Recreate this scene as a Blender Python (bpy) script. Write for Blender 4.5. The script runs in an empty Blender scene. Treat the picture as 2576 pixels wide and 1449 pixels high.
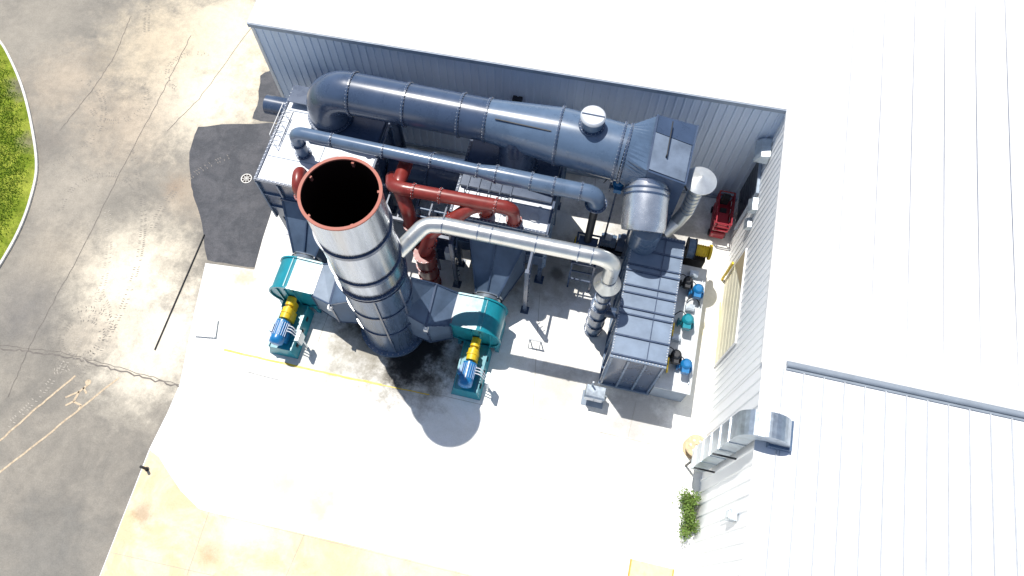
import bpy, bmesh, math, random
from mathutils import Vector, Matrix, Euler
random.seed(7)
rad=math.radians; PI=math.pi
F=1850.; H=38.
E=Euler((rad(23.15),rad(-.42),rad(12.95)))
RM=E.to_matrix()
def ray(px,py): return RM@Vector((px-1288,-(py-724.5),-F))
def P(px,py,z=0.):
    d=ray(px,py); return Vector((0,0,H))+d*((z-H)/d.z)
def PX(px,py,x):
    d=ray(px,py); return Vector((0,0,H))+d*(x/d.x)
def V(*a): return Vector(a)
scene=bpy.context.scene
COL=scene.collection
cam=bpy.data.objects.new('camera',bpy.data.cameras.new('camera')); COL.objects.link(cam)
cam.location=(0,0,H); cam.rotation_euler=E; cam.data.lens=F/2576*36; cam.data.sensor_width=36; cam.data.clip_end=5000
scene.camera=cam
scene.view_settings.view_transform='Standard'; scene.view_settings.look='None'; scene.view_settings.exposure=0
# light
SD=Vector((.30,-.29,-1.)).normalized()
sun=bpy.data.lights.new('sun','SUN'); sun.energy=5.0; sun.angle=rad(.5); sun.color=(1,.965,.9)
so=bpy.data.objects.new('sun',sun); COL.objects.link(so); so.rotation_euler=SD.to_track_quat('-Z','Y').to_euler()
w=bpy.data.worlds.new('World'); scene.world=w; w.use_nodes=True
sk=w.node_tree.nodes.new('ShaderNodeTexSky'); sk.sky_type='NISHITA'; sk.sun_disc=False
sk.sun_elevation=math.asin(-SD.z); sk.sun_rotation=math.atan2(-SD.x,-SD.y)
bg=w.node_tree.nodes['Background']; w.node_tree.links.new(sk.outputs[0],bg.inputs[0]); bg.inputs[1].default_value=.11

# ---------------- materials
def mat(name,col,rough=.5,metal=0.,var=.12,scale=1.5,bump=0.,bscale=30,streak=False,coat=0.,spec=.5):
    m=bpy.data.materials.new(name); m.use_nodes=True; nt=m.node_tree; N=nt.nodes; L=nt.links
    b=N['Principled BSDF']; b.inputs['Roughness'].default_value=rough; b.inputs['Metallic'].default_value=metal; b.inputs['Specular IOR Level'].default_value=spec
    b.inputs['Coat Weight'].default_value=coat; b.inputs['Coat Roughness'].default_value=.15
    g=N.new('ShaderNodeNewGeometry'); mp=N.new('ShaderNodeMapping'); L.new(g.outputs['Position'],mp.inputs[0])
    if streak: mp.inputs['Scale'].default_value=(3,3,.25)
    n=N.new('ShaderNodeTexNoise'); n.inputs['Scale'].default_value=scale; n.inputs['Detail'].default_value=7; n.inputs['Roughness'].default_value=.65
    L.new(mp.outputs[0],n.inputs['Vector'])
    r=N.new('ShaderNodeValToRGB'); r.color_ramp.elements[0].position=.3; r.color_ramp.elements[1].position=.7
    r.color_ramp.elements[0].color=[c*(1-var) for c in col]+[1]; r.color_ramp.elements[1].color=[min(1,c*(1+var)) for c in col]+[1]
    L.new(n.outputs[0],r.inputs[0]); L.new(r.outputs[0],b.inputs['Base Color'])
    rr=N.new('ShaderNodeMapRange'); L.new(n.outputs[0],rr.inputs[0]); rr.inputs[1].default_value=.3; rr.inputs[2].default_value=.7; rr.inputs[3].default_value=rough*.85; rr.inputs[4].default_value=min(1,rough*1.2); L.new(rr.outputs[0],b.inputs['Roughness'])
    if bump:
        n2=N.new('ShaderNodeTexNoise'); n2.inputs['Scale'].default_value=bscale; L.new(g.outputs['Position'],n2.inputs['Vector'])
        bp=N.new('ShaderNodeBump'); bp.inputs['Strength'].default_value=bump; bp.inputs['Distance'].default_value=.02
        L.new(n2.outputs[0],bp.inputs['Height']); L.new(bp.outputs[0],b.inputs['Normal'])
    return m
def ground_mat(name,col,col2,blots=(),scale=.35,fine=.12,lo=.4,hi=.62,soft=(1.5,2.6)):
    m=bpy.data.materials.new(name); m.use_nodes=True; nt=m.node_tree; N=nt.nodes; L=nt.links
    b=N['Principled BSDF']; b.inputs['Roughness'].default_value=.9; b.inputs['Specular IOR Level'].default_value=.15
    g=N.new('ShaderNodeNewGeometry')
    def noise(s,d=8,ro=.65,dist=0):
        n=N.new('ShaderNodeTexNoise'); n.inputs['Scale'].default_value=s; n.inputs['Detail'].default_value=d; n.inputs['Roughness'].default_value=ro; n.inputs['Distortion'].default_value=dist
        L.new(g.outputs['Position'],n.inputs['Vector']); return n
    def mix(f,a,c,mode='MIX'):
        x=N.new('ShaderNodeMix'); x.data_type='RGBA'; x.blend_type=mode
        if isinstance(f,float): x.inputs[0].default_value=f
        else: L.new(f,x.inputs[0])
        for s,v in ((6,a),(7,c)):
            if isinstance(v,(tuple,list)): x.inputs[s].default_value=(*v,1)
            else: L.new(v,x.inputs[s])
        return x.outputs[2]
    def mr(v,a,c,d=0.,e=1.):
        x=N.new('ShaderNodeMapRange'); L.new(v,x.inputs[0]); x.inputs[1].default_value=a; x.inputs[2].default_value=c; x.inputs[3].default_value=d; x.inputs[4].default_value=e; x.interpolation_type='SMOOTHSTEP'; return x.outputs[0]
    big=noise(scale,9,.7,.6)
    cur=mix(mr(big.outputs[0],lo,hi),col,col2)
    wob=noise(.9,8,.75)
    for (c,r,bc,st) in blots:
        vm=N.new('ShaderNodeVectorMath'); vm.operation='DISTANCE'; L.new(g.outputs['Position'],vm.inputs[0]); vm.inputs[1].default_value=c
        ma=N.new('ShaderNodeMath'); ma.operation='MULTIPLY_ADD'; L.new(wob.outputs[0],ma.inputs[0]); ma.inputs[1].default_value=r*2.6; L.new(vm.outputs['Value'],ma.inputs[2])
        f=mr(ma.outputs[0],r*soft[0],r*soft[1],st,0.)
        cur=mix(f,cur,bc)
    fi=noise(14,4,.7); fv=mr(fi.outputs[0],.3,.7,1-fine,1+fine)
    sp=noise(2.2,9,.8); sv=mr(sp.outputs[0],.35,.65,1-fine,1+fine*.6)
    mm=N.new('ShaderNodeMath'); mm.operation='MULTIPLY'; L.new(fv,mm.inputs[0]); L.new(sv,mm.inputs[1])
    vs=N.new('ShaderNodeVectorMath'); vs.operation='SCALE'; L.new(cur,vs.inputs[0]); L.new(mm.outputs[0],vs.inputs['Scale'])
    L.new(vs.outputs[0],b.inputs['Base Color'])
    bp=N.new('ShaderNodeBump'); bp.inputs['Strength'].default_value=.2; bp.inputs['Distance'].default_value=.02; L.new(fi.outputs[0],bp.inputs['Height']); L.new(bp.outputs[0],b.inputs['Normal'])
    return m
M={}
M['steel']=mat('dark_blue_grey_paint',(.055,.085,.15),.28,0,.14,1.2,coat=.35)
M['steel_top']=mat('pale_grey_with_top_glare',(.60,.63,.68),.4,.1,.14,1.5)  # on the tower tops, sun glare is put into this pale colour
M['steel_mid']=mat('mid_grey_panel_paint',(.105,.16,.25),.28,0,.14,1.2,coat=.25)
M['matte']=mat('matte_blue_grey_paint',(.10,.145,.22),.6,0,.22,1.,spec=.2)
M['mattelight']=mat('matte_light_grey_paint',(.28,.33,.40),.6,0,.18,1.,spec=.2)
M['plenum']=mat('plenum_grey_paint',(.17,.215,.29),.45,.0,.3,.8,spec=.35)
M['dark']=mat('black_steel',(.02,.022,.028),.5)
M['inside']=mat('dark_brown_inside',(.02,.008,.005),.95,spec=.1)  # very dark brown for the stack lining and drain hole
M['silver']=mat('stainless_sheet',(.40,.435,.49),.26,.92,.22,1.0,streak=True)
M['silver2']=mat('bright_stainless',(.74,.74,.71),.3,.8,.08,2.)
M['drum']=mat('drum_stainless',(.74,.77,.80),.25,.8,.12,2.)
M['galv']=mat('galvanised_sheet',(.50,.56,.61),.33,.8,.2,3.)
M['capm']=mat('bright_cap_sheet',(.78,.8,.8),.35,.6,.08,3.)
M['red']=mat('red_oxide_paint',(.23,.03,.023),.38,0,.25,2.,coat=.2)
M['redring']=mat('red_primer_edge',(.42,.13,.09),.6)
M['teal']=mat('teal_paint',(.01,.24,.31),.33,0,.15,2.,coat=.2,spec=.4)
M['blue']=mat('blue_motor_paint',(.01,.17,.42),.35,0,.15,3.,coat=.1)
M['yellow']=mat('yellow_guard_paint',(.72,.5,.015),.45,0,.1,3.)
M['white']=mat('white_paint',(.84,.84,.83),.5,0,.04,2.)
M['rib']=mat('grey_seam_and_shadow',(.5,.52,.55),.5)
M['wall']=mat('ribbed_cladding_shade_blue',(.68,.78,.92),.4,0,.06,.6,streak=True)  # back wall: its bluish shade is put into the cladding colour
M['wallr']=mat('ribbed_cladding_sunlit_white',(.95,.96,.96),.5,0,.03,.6,streak=True)  # same cladding, sunlit brightness put into the colour
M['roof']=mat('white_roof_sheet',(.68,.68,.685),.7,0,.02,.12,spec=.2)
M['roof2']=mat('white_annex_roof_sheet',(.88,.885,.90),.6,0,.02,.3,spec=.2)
M['trim']=mat('grey_blue_trim',(.34,.4,.48),.4)
M['gutter']=mat('dark_gutter_edge',(.26,.30,.35),.4)
M['bolt']=mat('bolt_heads',(.36,.39,.44),.4,.4)
M['tan']=mat('weathered_wood',(.60,.47,.30),.8,0,.25,6.)
M['board']=mat('yellowed_board',(.74,.66,.36),.8,0,.2,4.)
M['card']=mat('orange_board',(.75,.36,.08),.8)
M['rubber']=mat('black_rubber',(.03,.03,.032),.8)
M['liftred']=mat('dark_red_lift_paint',(.3,.01,.025),.4,coat=.2)
M['glassdark']=mat('dark_doorway',(.03,.04,.06),.3)
M['leaf']=mat('leaf_green',(.12,.2,.03),.6,0,.4,6.)
M['grassblade']=mat('grass_blade',(.17,.29,.02),.7,0,.35,4.)
M['crack']=mat('dark_joint',(.19,.17,.15),.9,0,.4,3.)
M['tyre']=mat('faint_tyre_rubber',(.25,.23,.205),.9,0,.2,6.)
M['tyrel']=mat('pale_tyre_dust',(.46,.42,.36),.9,0,.2,6.)
M['linepaint']=mat('worn_ochre_line',(.58,.46,.32),.9,0,.35,8.)
M['kerb']=mat('pale_kerb',(.7,.68,.64),.8,0,.2,3.)

# ---------------- mesh builder
class MB:
    def __init__(s): s.v=[]; s.f=[]; s.mi=[]; s.sm=[]
    def add(s,vs,fs,mi=0,sm=False):
        o=len(s.v); s.v+= [Vector(v) for v in vs]
        for f in fs: s.f.append([i+o for i in f]); s.mi.append(mi); s.sm.append(sm)
        return s
    def hexa(s,b,t,mi=0):
        return s.add(list(b)+list(t),[(3,2,1,0),(4,5,6,7),(0,1,5,4),(1,2,6,5),(2,3,7,6),(3,0,4,7)],mi)
    def box(s,x0,x1,y0,y1,z0,z1,mi=0):
        return s.hexa([(x0,y0,z0),(x1,y0,z0),(x1,y1,z0),(x0,y1,z0)],[(x0,y0,z1),(x1,y0,z1),(x1,y1,z1),(x0,y1,z1)],mi)
    def bar(s,a,b,w,h=None,mi=0,up=None):
        a=Vector(a); b=Vector(b); h=h or w; d=(b-a).normalized(); up=Vector(up) if up else Vector((0,0,1))
        if abs(d.dot(up))>.98: up=Vector((0,1,0))
        x=d.cross(up).normalized()*w/2; y=x.cross(d).normalized()*h/2
        return s.hexa([a-x-y,a+x-y,a+x+y,a-x+y],[b-x-y,b+x-y,b+x+y,b-x+y],mi)
    def tube(s,pts,r,n=32,caps=True,mi=0):
        pts=[Vector(p) for p in pts]; k=len(pts)
        rs=r if isinstance(r,(list,tuple)) else [r]*k
        T=[]
        for i in range(k):
            a=(pts[i]-pts[i-1]).normalized() if i>0 else None; b=(pts[i+1]-pts[i]).normalized() if i<k-1 else None
            T.append(((a or b)+(b or a)).normalized())
        ref=Vector((0,0,1)) if abs(T[0].z)<.9 else Vector((0,1,0))
        u=T[0].cross(ref).normalized(); rings=[]
        for i in range(k):
            if i>0: u=(u-T[i]*u.dot(T[i])).normalized()
            v=T[i].cross(u)
            rings.append([pts[i]+(u*math.cos(2*PI*j/n)+v*math.sin(2*PI*j/n))*rs[i] for j in range(n)])
        vs=[p for R in rings for p in R]; fs=[]
        for i in range(k-1):
            for j in range(n): fs.append((i*n+j,i*n+(j+1)%n,(i+1)*n+(j+1)%n,(i+1)*n+j))
        s.add(vs,fs,mi,True)
        if caps:
            s.add(rings[0],[tuple(reversed(range(n)))],mi); s.add(rings[-1],[tuple(range(n))],mi)
        return s
    def ring(s,c,ax,ri,ro,th,n=40,mi=0):
        c=Vector(c); ax=Vector(ax).normalized(); ref=Vector((0,0,1)) if abs(ax.z)<.9 else Vector((0,1,0))
        u=ax.cross(ref).normalized(); v=ax.cross(u)
        vs=[]
        for (r,h) in ((ri,-th/2),(ro,-th/2),(ro,th/2),(ri,th/2)):
            for j in range(n): vs.append(c+ax*h+(u*math.cos(2*PI*j/n)+v*math.sin(2*PI*j/n))*r)
        fs=[]
        for q in range(4):
            for j in range(n): fs.append((q*n+j,q*n+(j+1)%n,((q+1)%4)*n+(j+1)%n,((q+1)%4)*n+j))
        return s.add(vs,fs,mi)
    def bolts(s,c,ax,r,n,sz,h,mi=1):
        c=Vector(c); ax=Vector(ax).normalized(); ref=Vector((0,0,1)) if abs(ax.z)<.9 else Vector((0,1,0))
        u=ax.cross(ref).normalized(); v=ax.cross(u)
        for j in range(n):
            p=c+(u*math.cos(2*PI*(j+.5)/n)+v*math.sin(2*PI*(j+.5)/n))*r
            s.bar(p-ax*h,p+ax*h,sz,sz,mi)
        return s
    def build(s,name,m,parent=None):
        me=bpy.data.meshes.new(name); off=Vector(parent['_o']) if parent is not None and '_o' in parent else Vector((0,0,0))
        me.from_pydata([tuple(v-off) for v in s.v],[],s.f)
        ms=m if isinstance(m,(list,tuple)) else [m]
        for x in ms: me.materials.append(M[x] if isinstance(x,str) else x)
        for p,mi,sm in zip(me.polygons,s.mi,s.sm): p.material_index=min(mi,len(ms)-1); p.use_smooth=sm
        bm=bmesh.new(); bm.from_mesh(me); bmesh.ops.recalc_face_normals(bm,faces=bm.faces); bm.to_mesh(me); bm.free()
        o=bpy.data.objects.new(name,me); COL.objects.link(o)
        if parent is not None: o.parent=parent; o['_o']=list(off)
        return o
GROUPS={'blower_fan':'blower fans feeding the exhaust stack','heat_recovery_tower':'pale topped heat recovery casings','red_duct':'red ducts around the stack','gas_valve':'valves on the white cabinet top','control_box':'control boxes on the white cabinet top','pump_unit':'pumps beside the ribbed box','inlet_duct':'tapered inlet ducts of the fans','outlet_duct':'sloped ducts between fans and stack'}
def thing(name,label,cat,loc=(0,0,0),group=None):
    o=bpy.data.objects.new(name,None); COL.objects.link(o); o.location=loc; o['_o']=list(loc); o['label']=label; o['category']=cat
    group=group or GROUPS.get(name)
    if group: o['group']=group
    return o
def tag(o,label,cat,group=None):
    o['label']=label; o['category']=cat
    group=group or GROUPS.get(o.name.split('.')[0])
    if group: o['group']=group
    return o
def struct(o): o['kind']='structure'; return o
def fillet(pts,r,n=6):
    pts=[Vector(p) for p in pts]; out=[pts[0]]
    for i in range(1,len(pts)-1):
        a=(pts[i-1]-pts[i]).normalized(); b=(pts[i+1]-pts[i]).normalized()
        th=a.angle(b)
        if th>3.1: out.append(pts[i]); continue
        d=min(r/math.tan(th/2),(pts[i-1]-pts[i]).length*.48 if i>1 else (pts[i-1]-pts[i]).length*.95,(pts[i+1]-pts[i]).length*.48 if i<len(pts)-2 else (pts[i+1]-pts[i]).length*.95); rr=d*math.tan(th/2)
        c=pts[i]+(a+b).normalized()*(rr/math.sin(th/2))
        s0=pts[i]+a*d-c; s1=pts[i]+b*d-c; ang=s0.angle(s1); axn=s0.cross(s1).normalized()
        for k in range(n+1): out.append(c+Matrix.Rotation(ang*k/n,3,axn)@s0)
    out.append(pts[-1]); return out
def flange(par,c,ax,r,mat_='steel',w=.08,th=.09,nb=28,bs=.035,name='flange'):
    m=MB(); m.ring(c,ax,r*.96,r+w,th,44); m.bolts(c,ax,r+w*.5,nb,bs,th*.5+.02,1)
    return m.build(name,[mat_,'bolt'],par)
def poly(name,pts,z,m,parent=None):
    mb=MB(); mb.add([(p[0],p[1],z) for p in pts],[tuple(range(len(pts)))]); return mb.build(name,m,parent)
def strip(mb,pts,wd,z,mi=0):
    pts=[Vector((p[0],p[1],z)) for p in pts]; L=[];R=[]
    for i,p in enumerate(pts):
        d=(pts[min(i+1,len(pts)-1)]-pts[max(i-1,0)]).normalized(); nrm=Vector((-d.y,d.x,0))*wd/2
        L.append(p+nrm); R.append(p-nrm)
    n=len(pts); mb.add(L+R,[(i,i+1,n+i+1,n+i) for i in range(n-1)],mi)
def jag(pts,amp,steps=5):
    out=[]
    for a,b in zip(pts[:-1],pts[1:]):
        for k in range(steps): out.append(Vector(a).lerp(Vector(b),k/steps)+Vector((random.uniform(-amp,amp),random.uniform(-amp,amp),0)))
    out.append(Vector(pts[-1])); return out

# ---------------- setting
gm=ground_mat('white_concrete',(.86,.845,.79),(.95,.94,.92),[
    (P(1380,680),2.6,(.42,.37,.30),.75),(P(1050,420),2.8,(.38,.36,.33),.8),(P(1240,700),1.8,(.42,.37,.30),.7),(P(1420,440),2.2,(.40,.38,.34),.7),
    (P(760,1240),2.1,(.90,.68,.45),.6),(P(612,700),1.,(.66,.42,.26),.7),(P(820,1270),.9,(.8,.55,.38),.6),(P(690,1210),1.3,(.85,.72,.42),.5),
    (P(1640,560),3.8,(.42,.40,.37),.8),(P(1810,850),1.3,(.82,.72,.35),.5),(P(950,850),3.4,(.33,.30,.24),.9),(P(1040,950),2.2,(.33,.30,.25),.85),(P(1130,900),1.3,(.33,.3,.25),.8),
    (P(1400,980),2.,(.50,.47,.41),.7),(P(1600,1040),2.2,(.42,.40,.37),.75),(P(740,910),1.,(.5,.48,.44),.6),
    (P(880,790),.9,(.10,.09,.08),.75),(P(1060,885),2.,(.02,.02,.02),.98),(P(1025,925),1.1,(.02,.02,.02),.97),(P(1090,850),1.,(.03,.03,.03),.95),(P(930,830),.9,(.05,.045,.04),.8),(P(1400,690),.5,(.08,.07,.06),.7),(P(1250,680),.6,(.1,.08,.06),.6)],.3,.04)  # grey and black blots: oil stain plus machine shade put into the colour
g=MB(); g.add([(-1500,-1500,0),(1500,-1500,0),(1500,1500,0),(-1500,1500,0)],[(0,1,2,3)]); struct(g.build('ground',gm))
roadm=ground_mat('worn_grey_road',(.225,.21,.185),(.33,.30,.255),[
    (P(560,120),5.,(.74,.64,.48),.9),(P(520,250),3.3,(.88,.79,.63),.92),(P(330,690),3.1,(.92,.82,.65),.95),(P(420,840),2.6,(.9,.82,.68),.95),(P(600,60),3.2,(.82,.73,.57),.8),
    (P(350,930),2.2,(.82,.74,.6),.85),(P(200,480),3.,(.46,.41,.34),.65),(P(330,300),3.,(.52,.43,.33),.7),(P(100,60),3.8,(.38,.345,.29),.6),(P(400,110),3.2,(.62,.52,.38),.75),
    (P(205,850),1.1,(.44,.39,.32),.8),(P(500,480),1.8,(.5,.41,.31),.7),(P(170,200),2.5,(.52,.43,.33),.65),(P(300,820),1.7,(.72,.63,.5),.7),(P(150,640),1.8,(.46,.40,.32),.6),(P(120,1400),2.6,(.21,.205,.19),.6),(P(560,360),1.2,(.2,.18,.16),.6),(P(440,470),.7,(.3,.22,.16),.5),
    (P(60,780),2.,(.2,.19,.18),.65),(P(300,520),1.2,(.2,.19,.17),.5),(P(120,360),1.2,(.21,.19,.17),.5),(P(250,150),1.,(.22,.2,.17),.5)],.35,.09,.3,.7,(1.1,3.0))
rp=[P(900,-300),P(742,300),P(640,678),P(517,662),P(490,780),P(452,966),P(420,1040),P(375,1130),P(250,1449),P(150,1720)]
rp=rp+[V(-60,-40,0),V(-160,-40,0),V(-160,160,0),V(-30,160,0)]
road=struct(poly('road',rp,.004,roadm))
pm=ground_mat('dark_ground_patch',(.09,.093,.103),(.125,.125,.135),[],.8,.12)  # flat polygons darker than the road around them
pp=jag([P(500,318),P(560,313),P(680,310),P(735,318),P(700,480),P(640,672),P(585,665),P(520,655),P(507,560),P(492,505),P(480,470),P(474,385),P(500,318)],.06,3)[:-1]
struct(poly('dark_patch',pp,.008,pm))
pp=jag([P(760,150),P(690,172),P(657,190),P(650,250),P(635,300),P(690,308),P(790,318),P(760,150)],.07,3)[:-1]
struct(poly('dark_patch',pp,.009,pm))
slabm=ground_mat('tan_concrete_slab',(.72,.57,.36),(.82,.71,.52),[(P(360,1290),.6,(.42,.3,.2),.7),(P(530,1390),.7,(.5,.36,.22),.6),(P(620,1330),1.8,(.86,.8,.62),.8),(P(850,1420),1.5,(.72,.58,.38),.6)],.4,.06)
pp=[P(377,1132),P(400,1150),P(425,1190),P(455,1235),P(500,1280),P(540,1293),P(700,1328),P(900,1375),P(1200,1449),P(1500,1530),P(1500,1750),P(160,1700),P(252,1449)]
slab=struct(poly('concrete_slab',pp,.006,slabm))
cr=MB()
for pts in ([P(0,868),P(150,885),P(300,925),P(450,968)],[P(480,90),P(400,250),P(310,420),P(200,640),P(80,860),P(20,1000)],[P(330,40),P(290,140),P(230,230),P(150,330)],[P(640,60),P(500,250),P(420,330)]):
    strip(cr,jag(pts,.04,14),.035,.013)
strip(cr,jag([P(0,876),P(150,893),P(300,932),P(450,973)],.08,16),.08,.0125)
struct(cr.build('pavement_crack','crack',road))
jn=MB()
for a,b in ((P(1090,990),P(1745,1142)),(P(505,1270),P(560,1080)),(P(470,1449),P(525,1290)),(P(720,1449),P(765,1345)),(P(830,780),P(800,860)),(P(1360,700),P(1340,1040)),(P(1500,420),P(1480,700)),(P(1000,560),P(1500,690)),(P(1700,1440),P(1745,1142)),(P(500,1282),P(1180,1449)),(P(280,1390),P(540,1449)),(P(1600,1010),P(1580,1100))):
    strip(jn,[a,b],.022,.014)
jm=mat('fine_joint',(.45,.42,.36),.9); struct(jn.build('slab_joint',jm))
yl=MB(); strip(yl,jag([P(563,880),P(700,911),P(850,945),P(960,968)],.015,8),.11,.016); strip(yl,jag([P(960,968),P(1080,993)],.02,5),.05,.016)
struct(yl.build('yellow_line','yellow'))
yl=MB(); strip(yl,[P(1812,760),P(1808,850),P(1800,960)],.1,.016); struct(yl.build('yellow_line',mat('faded_yellow',(.85,.75,.3),.8,0,.3,5)))
rl=MB(); strip(rl,jag([P(-60,1155),P(0,1108),P(95,1025),P(190,945)],.03,8),.1,.013); strip(rl,jag([P(-60,1235),P(0,1188),P(150,1070),P(300,950)],.03,8),.1,.013)
for a,b,wd in (((165,1000),(200,985),.1),((200,985),(225,965),.1),((200,985),(185,1010),.12),((185,1010),(205,1020),.1),((205,1020),(195,1035),.1),((185,1010),(165,1020),.1),((210,975),(218,990),.1)):
    strip(rl,[P(*a),P(*b)],wd,.014)
c=P(222,962); rl.ring((c.x,c.y,.012),(0,0,1),.0,.16,.006,12)
struct(rl.build('painted_line','linepaint',road))
def tread(c,r,a0,a1,wd,m,step=.14):
    t=MB(); n=max(3,int(abs(a1-a0)*r/step))
    for i in range(n):
        if random.random()<.3: continue
        a=a0+(a1-a0)*i/n; d=V(math.cos(a),math.sin(a),0)
        for sgn in (-1,1):
            if random.random()<.2: continue
            p=c+d*(r+sgn*wd*.3); q=Vector((-d.y,d.x,0))
            strip(t,[p-d*wd*.16-q*.02,p+d*wd*.16+q*.03*sgn],.035,.0145)
    struct(t.build('tyre_mark',m,road))
tread(P(205,850),1.1,0,6.2,.35,'tyre'); tread(P(205,850),1.7,.3,5.2,.35,'tyre'); tread(P(150,820),2.6,-1.2,1.3,.4,'tyrel')
tread(P(-300,700),12.5,-.5,.6,.4,'tyrel'); tread(P(-300,650),14.6,-.5,.75,.4,'tyre'); tread(P(250,520),2.2,.6,3.6,.35,'tyre'); tread(P(300,250),1.7,-2.5,1.,.35,'tyre')
tread(P(800,-100),11,2.6,3.7,.45,'tyre'); tread(P(850,0),12.6,2.7,3.6,.45,'tyre'); tread(P(480,180),1.5,1,4.5,.3,'tyre'); tread(P(120,300),3.4,-1,1.4,.4,'tyre'); tread(P(640,600),6.,2.2,3.3,.4,'tyre')
# kerb and grass
kp=[P(-160,-60),P(-60,45),P(0,100),P(30,148),P(62,225),P(85,320),P(97,420),P(82,500),P(55,575),P(15,650),P(-30,715),P(-120,810),P(-250,930)]
kb=MB(); K=[Vector(p) for p in kp]
sm=[]
for i in range(len(K)-1):
    p0=K[max(i-1,0)];p1=K[i];p2=K[i+1];p3=K[min(i+2,len(K)-1)]
    for k in range(6):
        t=k/6; sm.append(.5*((2*p1)+(-p0+p2)*t+(2*p0-5*p1+4*p2-p3)*t*t+(-p0+3*p1-3*p2+p3)*t**3))
sm.append(K[-1])
n=len(sm)
for i in range(n-1):
    a,b=sm[i],sm[i+1]; d=(b-a).normalized(); nr=Vector((d.y,-d.x,0))
    nr=nr if nr.x<0 else -nr
    kb.hexa([a,b,b+nr*.14,a+nr*.14],[a+V(0,0,.12),b+V(0,0,.12),b+nr*.14+V(0,0,.12),a+nr*.14+V(0,0,.12)])
struct(kb.build('kerb','kerb'))
lawnm=ground_mat('grass_soil',(.17,.23,.02),(.32,.36,.05),[(P(62,220),1.1,(.17,.15,.12),.85),(P(75,360),.8,(.2,.18,.12),.8),(P(10,720),.9,(.2,.17,.12),.7)],.6,.25)
lp=[p+V(-.12,0,0) for p in sm]+[V(-90,-10,0),V(-90,60,0)]
struct(poly('lawn',lp,.1,lawnm))
gr=MB()
for i in range(26000):
    p=P(random.uniform(-60,92),random.uniform(110,720)); q=min(range(0,n,2),key=lambda k:abs(sm[k].y-p.y))
    if p.x>sm[q].x-.5-random.random()*.8: continue
    a=random.random()*6.28; h=random.uniform(.04,.13); d=V(math.cos(a),math.sin(a),0)*.025; l=V(random.uniform(-.06,.06),random.uniform(-.06,.06),h)
    b=V(p.x,p.y,.1); gr.add([b-d,b+d,b+l],[(0,1,2)])
o=gr.build('grass','grassblade'); o['kind']='stuff'
dr=thing('drain_grate','round pale slotted drain grate set in the dark ground patch','drain cover',P(620,449,.01))
c=P(620,449,.02); m=MB(); m.ring(c,(0,0,1),.27,.33,.03,32); m.ring(c,(0,0,1),.13,.16,.025,24); m.ring(c,(0,0,1),0.001,.04,.025,12)
for k in range(8):
    a=PI/4*k+.2; m.bar(c+V(math.cos(a),math.sin(a),0)*.03,c+V(math.cos(a),math.sin(a),0)*.29,.035,.025)
m.build('grate','kerb',dr); m=MB(); m.ring(c-V(0,0,.008),(0,0,1),.001,.27,.006,24); m.build('drain_hole','inside',dr)

# ---------------- buildings
ZE=9.0; XW=8.33
EL=P(632,50,ZE); ER=V(XW,P(1995,270,ZE).y,ZE); YA=11.25
def corr(p0,p1,z0,z1,nrm,m,name,par,pitch=.42,dep=.045):
    p0=Vector(p0);p1=Vector(p1);nrm=Vector(nrm).normalized();L=(p1-p0).length;d=(p1-p0)/L;prof=[];x=0
    while x<L:
        for a,h in ((0,0),(.72,0),(.78,1),(.94,1)): 
            if x+a*pitch<=L: prof.append((x+a*pitch,h*dep))
        x+=pitch
    prof.append((L,0)); mb=MB(); k=len(prof)
    vs=[p0+d*a+nrm*h+V(0,0,z0) for a,h in prof]+[p0+d*a+nrm*h+V(0,0,z1) for a,h in prof]
    mb.add(vs,[(i,i+1,k+i+1,k+i) for i in range(k-1)]); return mb.build(name,m,par)
B=thing('factory_building','large white ribbed metal factory building behind and right of the machinery','building',(EL.x,EL.y,0))
e0=V(EL.x,EL.y,0); e1=V(XW,ER.y,0); dn=(e1-e0).normalized(); nn=V(dn.y,-dn.x,0)
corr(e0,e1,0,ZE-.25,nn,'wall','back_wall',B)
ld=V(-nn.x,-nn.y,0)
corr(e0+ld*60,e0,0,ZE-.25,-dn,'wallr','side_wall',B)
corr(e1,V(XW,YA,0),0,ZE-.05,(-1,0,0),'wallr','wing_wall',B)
rf=MB(); rz=ZE
ol=e0-dn*.15+nn*.2; orr=e1+nn*.2
rf.add([(ol.x,ol.y,rz),(XW-.12,orr.y,rz),(XW-.12,YA,rz),(90,YA,rz),(90,90,rz+1),(ol.x+ld.x*60,ol.y+60,rz+1)],[(0,1,2,3,4,5)])
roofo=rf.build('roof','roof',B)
sm_=MB()
x=XW+1.2
while x<60:
    sm_.bar((x,YA+.1,rz+.01),(x,60,rz+.55),.03,.016); x+=1.5
sm_.build('seam',mat('pale_roof_seam',(.62,.625,.635),.6),roofo)
tr=MB(); tr.bar(ol+V(0,0,rz-.14),orr+V(0,0,rz-.14)-dn*.1,.12,.24); tr.build('eave_trim','trim',B)
tr=MB(); tr.bar(ol+V(0,0,rz-.15),ol+ld*60+V(0,0,rz-.1),.1,.22); tr.build('eave_trim','trim',B)
tr=MB(); tr.bar(V(XW-.1,orr.y,rz-.1),V(XW-.1,YA,rz-.1),.08,.18); tr.build('eave_trim','white',B)
tr=MB(); tr.bar(e0-dn*.08,e0-dn*.08+V(0,0,ZE-.3),.16,.16); tr.build('corner_trim','white',B)
tr=MB(); tr.bar(e0+nn*.06+V(0,0,.15),e1+nn*.06+V(0,0,.15),.08,.25); tr.build('base_trim','trim',B)
def onback(px,py):
    d=ray(px,py); t=((e0-V(0,0,H)).dot(nn))/d.dot(nn); return V(0,0,H)+d*t
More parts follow.
